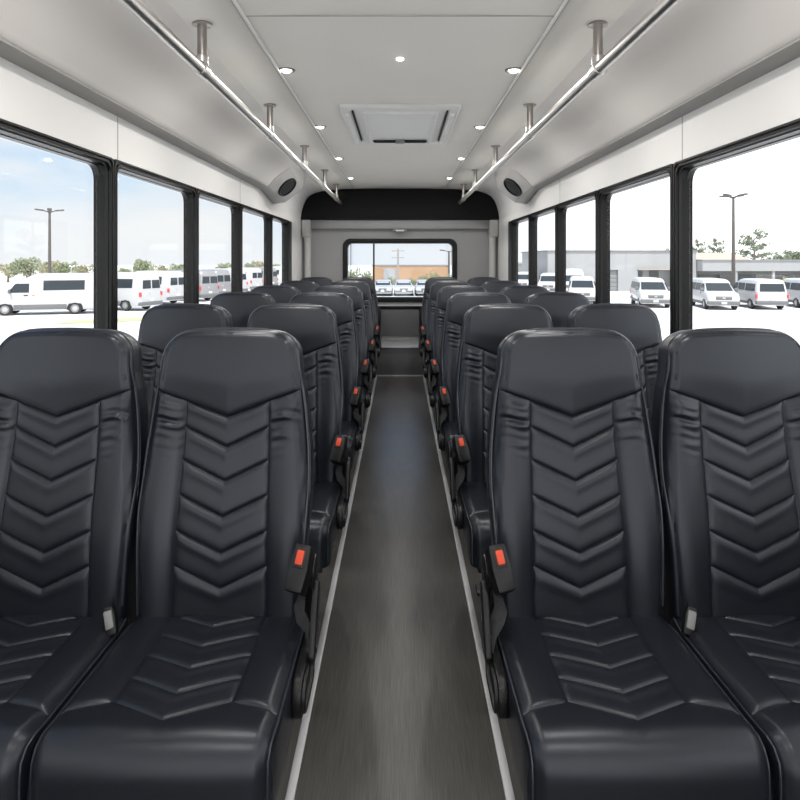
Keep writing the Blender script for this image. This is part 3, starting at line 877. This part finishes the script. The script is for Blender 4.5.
    b = MB(); b.box(xr(.7) - .03, xr(.7) + .02, -.16, .16, .66, .80, .004); b.build('number_plate', M['plate'], t)
    b = MB(); b.box(xf(.5) + .05, xf(.5) + .075, -.16, .16, .42, .55, .004); b.build('number_plate', M['plate'], t)
    b = MB(); mt = Matrix.Translation((xr(1.1) - .002, .0 if kind != 'shuttle' else .16, 1.12 if kind != 'car' else .85)) @ Matrix.Rotation(-PI / 2, 4, 'Y')
    b.lathe([(.075, 0), (.075, .012), (.055, .018), (.01, .018)], 16, mt); b.build('badge', M['hub'], t)
    return t

protos = {}
def vehicle(kind, paint, x, y, ang, label, group):
    key = (kind, paint)
    if key not in protos:
        o = make_vehicle(kind, M[paint]); protos[key] = o
    else: o = dup(protos[key])
    o.location = (x, y, GZ); o.rotation_euler = (0, 0, ang)
    o['label'] = label; o['group'] = group
    return o
GL = 'vans parked on the left lot'; GR = 'vans parked on the right lot'; GB = 'cars behind the rear window'
A = math.atan2
vehicle('shuttle', 'van_white', -21.75, 38.9, PI + .28, 'white high-roof shuttle van seen side-on below the lamp post', GL)
def rear_at(x, y, deg): # vehicle whose rear centre stands at x,y and heads along deg
    a = math.radians(deg); return x + 3 * math.cos(a), y + 3 * math.sin(a), a
for i, (x, y, dg, p, lab) in enumerate([
    (-16.3, 41.4, 160, 'van_white', 'white shuttle van showing its rear doors in the second left window'),
    (-16.6, 47.2, 158, 'van_white', 'white van just behind the one with rear doors showing, left lot'),
    (-15.2, 50.5, 150, 'van_silver', 'silver van with dark windows nearest the second window post'),
    (-15.2, 54.5, 152, 'van_silver', 'silver van at the left edge of the third left window'),
    (-15.0, 59.5, 155, 'van_white', 'white van in the middle of the third left window'),
    (-14.8, 65.5, 155, 'van_white', 'white van behind the third left window post'),
    (-14.4, 71.5, 155, 'van_silver', 'silver van in the fourth left window'),
    (-14.0, 79.0, 155, 'van_white', 'white van at the far right of the fourth left window'),
    (-13.7, 88.0, 155, 'van_silver', 'silver van in the last left window, farthest of the row')]):
    vx, vy, a = rear_at(x, y, dg); vehicle('shuttle', p, vx, vy, a, lab, GL)
def front_at(x, y, hx, hy, L=2.7):
    a = A(hy, hx); return x - L * math.cos(a), y - L * math.sin(a), a
for x, y, hx, hy, k, p, lab in [
    (17.55, 43.2, -.22, -.98, 'passenger', 'van_white', 'white passenger van facing the bus before the white building windows'),
    (21.3, 41.4, -.20, -.98, 'passenger', 'van_white', 'white passenger van facing the bus right under the lamp post'),
    (13.5, 46.5, -.25, -.97, 'passenger', 'van_white', 'white van facing the bus in the third right window, in front'),
    (15.3, 55.5, -.25, -.97, 'shuttle', 'van_white', 'taller white van behind another in the third right window'),
    (14.2, 60.5, -.3, -.95, 'passenger', 'van_white', 'small white van in the fourth right window, far off'),
    (12.9, 66.5, -.3, -.95, 'passenger', 'van_white', 'small white van in the rearmost right window, farthest')]:
    vx, vy, a = front_at(x, y, hx, hy, 3.0 if k == 'shuttle' else 2.7); vehicle(k, p, vx, vy, a, lab, GR)
for x, y, hx, hy, lab in [(24.6, 41.6, .15, .985, 'white passenger van showing its rear right of the lamp post'),
                          (28.2, 42.4, .17, .985, 'white van cut off by the right edge of the photo')]:
    a = A(hy, hx); vehicle('passenger', 'van_white', x + 2.7 * math.cos(a), y + 2.7 * math.sin(a), a, lab, GR)
for x, lab in ((-3.55, 'pale car far left behind the rear window'), (-1.60, 'pale car left of the middle behind the rear window'), (.34, 'pale car in the middle behind the rear window'),
               (2.30, 'pale car right of the middle behind the rear window'), (4.27, 'pale car far right behind the rear window')):
    vx, vy, a = front_at(x, 57.5, 0, -1, 2.25); vehicle('car', 'car_silver', vx, vy, a, lab, GB)

# ---------------------------------------------------------------- lamp posts and poles
def lamp_post(x, y, h, label, heads=4, arm=.75):
    t = thing('lamp_post', label, 'lamp post', (x, y, GZ))
    b = MB(); b.tube([(0, 0, 0), (0, 0, h * .5), (0, 0, h)], [.16, .12, .09], 12); b.build('pole', M['pole'], t)
    b = MB(); b.lathe([(.30, 0), (.30, .5), (.24, .55)], 16); b.build('footing', M['bldgrey'], t)
    for k in range(heads):
        a = k * 2 * PI / heads + .5
        dx, dy = math.cos(a), math.sin(a)
        b = MB(); b.tube([(0, 0, h - .15), (dx * .3, dy * .3, h - .02), (dx * arm * .6, dy * arm * .6, h + .05)], .045, 8); ar = b.build('arm', M['pole'], t)
        mt = Matrix.Translation((dx * arm, dy * arm, h + .06)) @ Matrix.Rotation(a, 4, 'Z') @ Matrix.Rotation(-.12, 4, 'Y')
        b = MB(); b.box(-.33, .33, -.17, .17, -.05, .07, .03, mtx=mt); b.build('lamp_head', M['pole'], ar)
lamp_post(-29.2, 52.5, 7.4, 'tall bronze lamp post rising behind the shuttle van on the left')
lamp_post(25.4, 48.0, 8.15, 'tall bronze lamp post between the white vans on the right')
lamp_post(5.9, 76.0, 4.4, 'thin lamp post at the right side of the rear window', 2, .9)
t = thing('utility_pole', 'grey utility pole with cross arms seen in the rear window', 'utility pole', (-.25, 78, GZ))
b = MB(); b.tube([(0, 0, 0), (0, 0, 4.7)], [.16, .11], 10); b.build('pole', M['polewood'], t)
for z in (3.6, 4.45):
    b = MB(); b.box(-.8, .8, -.06, .06, z - .05, z + .05, .01); b.build('cross_arm', M['polewood'], t)

# ---------------------------------------------------------------- buildings
t = thing('building', 'long low white building with a garage door and windows, right side', 'building', (0, 0, GZ))
YB = 67.0
b = MB(); b.box(15.7, 21.9, YB, YB + 14, 0, 4.22); b.box(23.2, 25.3, YB, YB + 14, 0, 4.22); b.box(25.3, 30.2, YB + 1.5, YB + 14, 0, 2.45); b.box(25.3, 30.2, YB, YB + 14, 2.30, 4.22)
b.box(29.4, 31.5, YB, YB + 14, 0, 4.22); b.box(21.9, 23.2, YB, YB + 14, 2.25, 4.22); b.box(21.9, 23.2, YB + .3, YB + 14, 0, 2.25)
b.build('wall', M['bldwhite'], t, smooth=False)
b = MB(); b.box(15.6, 31.6, YB - .12, YB + 14.1, 4.221, 4.36); b.build('coping', M['bldgrey'], t, smooth=False)
b = MB()
for k in range(5): b.box(21.93, 23.17, YB + .2, YB + .29, .02 + k * .44, .02 + k * .44 + .42, .02)
b.build('garage_door', M['bldgrey'], t)
for x0, x1 in ((25.6, 26.35), (27.1, 28.1)):
    b = MB(); b.box(x0, x1, YB + 1.42, YB + 1.49, 1.45, 2.15); w = b.build('window', M['bldglass'], t, smooth=False)
    b = MB(); b.box(x0 - .06, x1 + .06, YB + 1.44, YB + 1.495, 1.37, 1.44); b.build('window_sill', M['bldgrey'], w, smooth=False)
b = MB(); b.box(25.2, 30.3, YB - .5, YB + .02, 2.27, 2.34); b.build('canopy', M['roofpink'], t, smooth=False)

t = thing('shop_building', 'flat-roofed shop building with white fascia behind the right-hand vans', 'building', (0, 0, GZ))
YS = 68.0
b = MB(); b.box(31.6, 75, YS - 2.2, YS + 12, 2.16, 3.22); b.build('fascia', M['bldwhite'], t, smooth=False)
b = MB(); b.box(31.6, 75, YS - 2.3, YS + 12, 3.221, 3.36); b.build('roof_edge', M['bldgrey'], t, smooth=False)
b = MB(); b.box(31.6, 75, YS, YS + 11.9, 0, 2.159); b.build('shopfront', M['bldshade'], t, smooth=False)
for x in (35.2, 39.1, 43.0, 47.0, 51.0):
    b = MB(); b.box(x - .12, x + .12, YS - 2.1, YS - 1.86, 0, 2.159); b.build('post', M['bldwhite'], t, smooth=False)
for k, x in enumerate((32.2, 36.1, 40.1, 44.2)):
    b = MB(); b.box(x, x + 2.3, YS - .06, YS - .005, .5, 1.75); b.build('shop_window', M['bldglass'], t, smooth=False)
t = thing('roofed_building', 'building with a terracotta roof above the shop fascia, right side', 'building', (0, 0, GZ))
b = MB(); b.box(37.5, 46.5, 84, 94, 0, 3.3); b.build('wall', M['bldwhite'], t, smooth=False)
b = MB(); b.prism([(83.6, 3.3), (94.4, 3.3), (89, 4.3)], 37.2, 46.8, 'x'); b.build('roof', M['roofpink'], t, smooth=False)
t = thing('grey_building', 'small far grey building in the rearmost right window', 'building', (0, 0, GZ))
b = MB(); b.box(17.5, 21.5, 98, 106, 0, 2.7); b.build('wall', M['bldgrey'], t, smooth=False)
b = MB(); b.box(17.4, 21.6, 97.9, 106.1, 2.701, 2.95); b.build('roof', M['bldwhite'], t, smooth=False)
t = thing('tan_building', 'long low tan building behind the cars in the rear window', 'building', (0, 0, GZ))
b = MB(); b.box(-3.7, 6.4, 84, 92, 0, 2.55); b.build('wall', M['orange'], t, smooth=False)
b = MB(); b.box(-3.8, 6.5, 83.9, 92.1, 2.551, 2.65); b.build('roof_edge', M['bldgrey'], t, smooth=False)
b = MB(); b.box(-2.2, -.6, 83.9, 83.99, .3, 2.2); b.build('shutter', M['bldwhite'], t, smooth=False)

# ---------------------------------------------------------------- trees
def foliage(nm, m, parent, blobs, nleaf, size):
    vs = []; fs = []
    rnd = random.Random(len(blobs) * 31 + nleaf)
    for (cx, cy, cz, rx, ry, rz) in blobs:
        for _ in range(nleaf):
            while True:
                p = Vector((rnd.uniform(-1, 1), rnd.uniform(-1, 1), rnd.uniform(-1, 1)))
                if .35 < p.length <= 1: break
            c = Vector((cx + p.x * rx, cy + p.y * ry, cz + p.z * rz))
            u = Vector((rnd.gauss(0, 1), rnd.gauss(0, 1), rnd.gauss(0, 1))).normalized()
            v = u.orthogonal().normalized(); w = u.cross(v)
            s = size * rnd.uniform(.6, 1.3); k = len(vs)
            vs += [c + v * s, c + w * s * .6, c - v * s, c - w * s * .6]; fs.append((k, k + 1, k + 2, k + 3))
    b = MB(); b.add(vs, fs); return b.build(nm, m, parent, smooth=False, recalc=False)
def make_tree(kind, lm):
    t = thing('tree' if kind != 'shrub' else 'shrub', 'x', 'tree' if kind != 'shrub' else 'shrub')
    rnd = random.Random(hash(kind) % 1000 if False else {'bushy': 3, 'open': 5, 'shrub': 8}[kind])
    b = MB()
    if kind == 'bushy':
        b.tube([(0, 0, 0), (.05, 0, .35), (.02, .03, .8)], [.06, .045, .02], 8)
        for k in range(5):
            a = k * 1.3; b.tube([(.04, 0, .35), (.15 * math.cos(a), .15 * math.sin(a), .55), (.3 * math.cos(a), .3 * math.sin(a), .72)], [.03, .02, .008], 6)
        b.build('trunk', M['bark'], t)
        bl = [(rnd.uniform(-.45, .45), rnd.uniform(-.4, .4), rnd.uniform(.42, .80), .26, .26, .2) for _ in range(11)] + [(0, 0, .55, .5, .45, .35)]
        foliage('foliage', lm, t, bl, 110, .05)
    elif kind == 'open':
        b.tube([(0, 0, 0), (.02, 0, .4), (-.01, 0, .95)], [.028, .022, .006], 8)
        bl = []
        for k in range(16):
            a = k * 2.4; z = .30 + .036 * k; R = .42 * (1 - .45 * k / 16) * rnd.uniform(.7, 1.1)
            e = (R * math.cos(a), R * math.sin(a), z + .16 * rnd.uniform(.5, 1.1))
            b.tube([(0, 0, z), (e[0] * .5, e[1] * .5, z + .05), e], [.012, .008, .004], 6)
            bl.append((e[0], e[1], e[2], .12, .12, .055)); bl.append((e[0] * .6, e[1] * .6, e[2] - .03, .08, .08, .04))
        b.build('trunk', M['bark'], t)
        foliage('foliage', lm, t, bl, 26, .030)
    else:
        for k in range(5):
            a = k * 1.26; b.tube([(.03 * math.cos(a), .03 * math.sin(a), 0), (.25 * math.cos(a), .25 * math.sin(a), .6)], [.025, .01], 6)
        b.build('stems', M['bark'], t)
        bl = [(rnd.uniform(-.3, .3), rnd.uniform(-.3, .3), rnd.uniform(.35, .75), .25, .25, .25) for _ in range(7)]
        foliage('foliage', lm, t, bl, 70, .06)
    return t
tp = {}
def tree(kind, leafm, px, ytop, wpx, d, label, group):
    key = (kind, leafm)
    if key not in tp: o = tp[key] = make_tree(kind, M[leafm])
    else: o = dup(tp[key])
    x = (px - 400) / 630 * d; h = HC - (ytop - 260) / 630 * d - GZ
    wd = wpx / 630 * d / (1.25 if kind == 'bushy' else (.95 if kind == 'open' else 1.0))
    o.location = (x, d, GZ); o.scale = (wd, wd, h / (.98 if kind == 'bushy' else 1.0)); o.rotation_euler = (0, 0, px * .7)
    o['label'] = label; o['group'] = group
    return o
LT = 'trees beyond the left lot'
for px, yt, w, d, lm, lab in [
    (-14, 262, 34, 86, 'leaf2', 'low tawny tree at the left edge of the photo'),
    (8, 263, 28, 84, 'leaf2', 'tawny tree above the cab of the shuttle van'),
    (29, 256, 34, 82, 'leaf', 'fullest green tree left of the left lamp post'),
    (49, 260, 26, 84, 'leaf2', 'tawny tree directly behind the left lamp post'),
    (66, 261, 26, 86, 'leaf', 'green tree just right of the left lamp post'),
    (84, 264, 24, 88, 'leaf2', 'low tree over the rear of the shuttle van'),
    (126, 267, 18, 86, 'leaf', 'smallest green tree at the left of the second left window'),
    (144, 258, 24, 82, 'leaf', 'tallest green tree in the second left window'),
    (160, 264, 20, 84, 'leaf2', 'tawny tree in the middle of the second left window'),
    (177, 263, 24, 86, 'leaf', 'green tree beside the second left window post'),
    (208, 268, 16, 92, 'leaf2', 'low tawny tree at the left of the third left window'),
    (226, 262, 22, 90, 'leaf', 'green tree at the right of the third left window'),
    (248, 262, 16, 90, 'leaf', 'green tree at the left of the fourth left window'),
    (259, 260, 18, 92, 'leaf2', 'tawny tree at the right of the fourth left window'),
    (277, 263, 16, 95, 'leaf', 'green tree in the last left window')]:
    tree('bushy', lm, px, yt, w * .92, d if lm == 'leaf' else d + 9, lab, LT)
RT = 'trees behind the right-hand buildings'
for px, yt, w, d, lab in [
    (699, 241, 22, 86, 'open-branched tree beside the first right window post'),
    (717, 240, 24, 86, 'open-branched tree left of the right lamp post'),
    (754, 232, 42, 82, 'biggest open-branched tree right of the right lamp post'),
    (669, 249, 12, 90, 'tree peeping over the white building roof')]:
    tree('open', 'leafdark', px, yt, w, d + 16, lab, RT)
for px, yt, w, d, lab in [(776, 254, 26, 104, 'lower bushy tree between the open tree and the photo edge'), (797, 249, 30, 122, 'bushy tree at the right edge of the photo')]:
    tree('bushy', 'leafdark', px, yt, w, d, lab, RT)
for px, yt, w, d, lab in [(761, 277, 14, 62, 'yellow shrub in front of the shop, left of two'), (787, 274, 12, 62, 'yellow shrub in front of the shop, right of two')]:
    tree('shrub', 'leafyel', px, yt, w, d, lab, 'yellow shrubs before the shop')
for k, (px, yt, w) in enumerate([(351, 264, 22), (367, 267, 20), (384, 276, 12), (392, 274, 10), (411, 275, 14), (423, 271, 13), (436, 268, 15), (449, 269, 14)]):
    lab = ['%s shrub from the left behind the cars in the rear window' % o for o in ('first', 'second', 'third', 'fourth', 'fifth', 'sixth', 'seventh', 'last')][k]
    tree('shrub', 'leaf', px, yt, w * .75, 72 + 3 * (k % 2), lab, 'shrubs behind the rear cars')

# ---------------------------------------------------------------- light
W = bpy.data.worlds.new('sky'); S.world = W; W.use_nodes = True
nt = W.node_tree; nt.nodes.clear()
def N(t, **k):
    n = nt.nodes.new(t)
    for a, v in k.items(): setattr(n, a, v)
    return n
def lnk(a, b_): nt.links.new(a, b_)
tc = N('ShaderNodeTexCoord'); sx = N('ShaderNodeSeparateXYZ'); lnk(tc.outputs['Generated'], sx.inputs[0])
ramp = N('ShaderNodeValToRGB'); lnk(sx.outputs['Z'], ramp.inputs['Fac'])
e = ramp.color_ramp.elements
e[0].position = 0.0; e[0].color = (.90, .94, 1.0, 1)
e[1].position = .55; e[1].color = (.30, .48, .80, 1)
x = ramp.color_ramp.elements.new(.10); x.color = (.68, .84, 1.0, 1)
x = ramp.color_ramp.elements.new(.25); x.color = (.42, .65, .96, 1)
mp = N('ShaderNodeMapping'); mp.inputs['Scale'].default_value = (2.2, 2.2, 9.0); lnk(tc.outputs['Generated'], mp.inputs['Vector'])
nz = N('ShaderNodeTexNoise'); nz.inputs['Scale'].default_value = 1.3; nz.inputs['Detail'].default_value = 6; nz.inputs['Roughness'].default_value = .55; lnk(mp.outputs[0], nz.inputs['Vector'])
cr = N('ShaderNodeMapRange'); cr.inputs['From Min'].default_value = .40; cr.inputs['From Max'].default_value = .68; lnk(nz.outputs['Fac'], cr.inputs['Value'])
mc = N('ShaderNodeMix', data_type='RGBA'); lnk(cr.outputs[0], mc.inputs['Factor']); lnk(ramp.outputs['Color'], mc.inputs[6]); mc.inputs[7].default_value = (.97, .97, .98, 1)
# bright overcast on the right; more added behind the camera to light the seats
rx = N('ShaderNodeMapRange'); rx.interpolation_type = 'SMOOTHSTEP'; rx.inputs['From Min'].default_value = .08; rx.inputs['From Max'].default_value = .40; lnk(sx.outputs['X'], rx.inputs['Value'])
ry = N('ShaderNodeMapRange'); ry.interpolation_type = 'SMOOTHSTEP'; ry.inputs['From Min'].default_value = .10; ry.inputs['From Max'].default_value = -.55; lnk(sx.outputs['Y'], ry.inputs['Value'])
mxx = N('ShaderNodeMath', operation='MAXIMUM'); lnk(rx.outputs[0], mxx.inputs[0]); lnk(ry.outputs[0], mxx.inputs[1])
mw = N('ShaderNodeMix', data_type='RGBA'); lnk(mxx.outputs[0], mw.inputs['Factor']); lnk(mc.outputs[2], mw.inputs[6]); mw.inputs[7].default_value = (1.0, 1.0, 1.0, 1)
s1 = N('ShaderNodeMath', operation='MULTIPLY_ADD'); lnk(rx.outputs[0], s1.inputs[0]); s1.inputs[1].default_value = .7; s1.inputs[2].default_value = .80
s2 = N('ShaderNodeMath', operation='MULTIPLY_ADD'); lnk(ry.outputs[0], s2.inputs[0]); s2.inputs[1].default_value = .5; lnk(s1.outputs[0], s2.inputs[2])
bg = N('ShaderNodeBackground'); lnk(mw.outputs[2], bg.inputs['Color']); lnk(s2.outputs[0], bg.inputs['Strength'])
wo = N('ShaderNodeOutputWorld'); lnk(bg.outputs[0], wo.inputs['Surface'])

sun = bpy.data.lights.new('sun', 'SUN'); sun.energy = 4.0; sun.angle = math.radians(2); sun.color = (1, .985, .965)
so = bpy.data.objects.new('sun', sun); COL.objects.link(so)
dirv = Vector((.12, .42, -.90)); so.rotation_euler = dirv.to_track_quat('-Z', 'Y').to_euler()

vs_ = S.view_settings
vs_.view_transform = 'Standard'; vs_.look = 'None'; vs_.gamma = 1; vs_.use_curve_mapping = False
vs_.exposure = 0.40
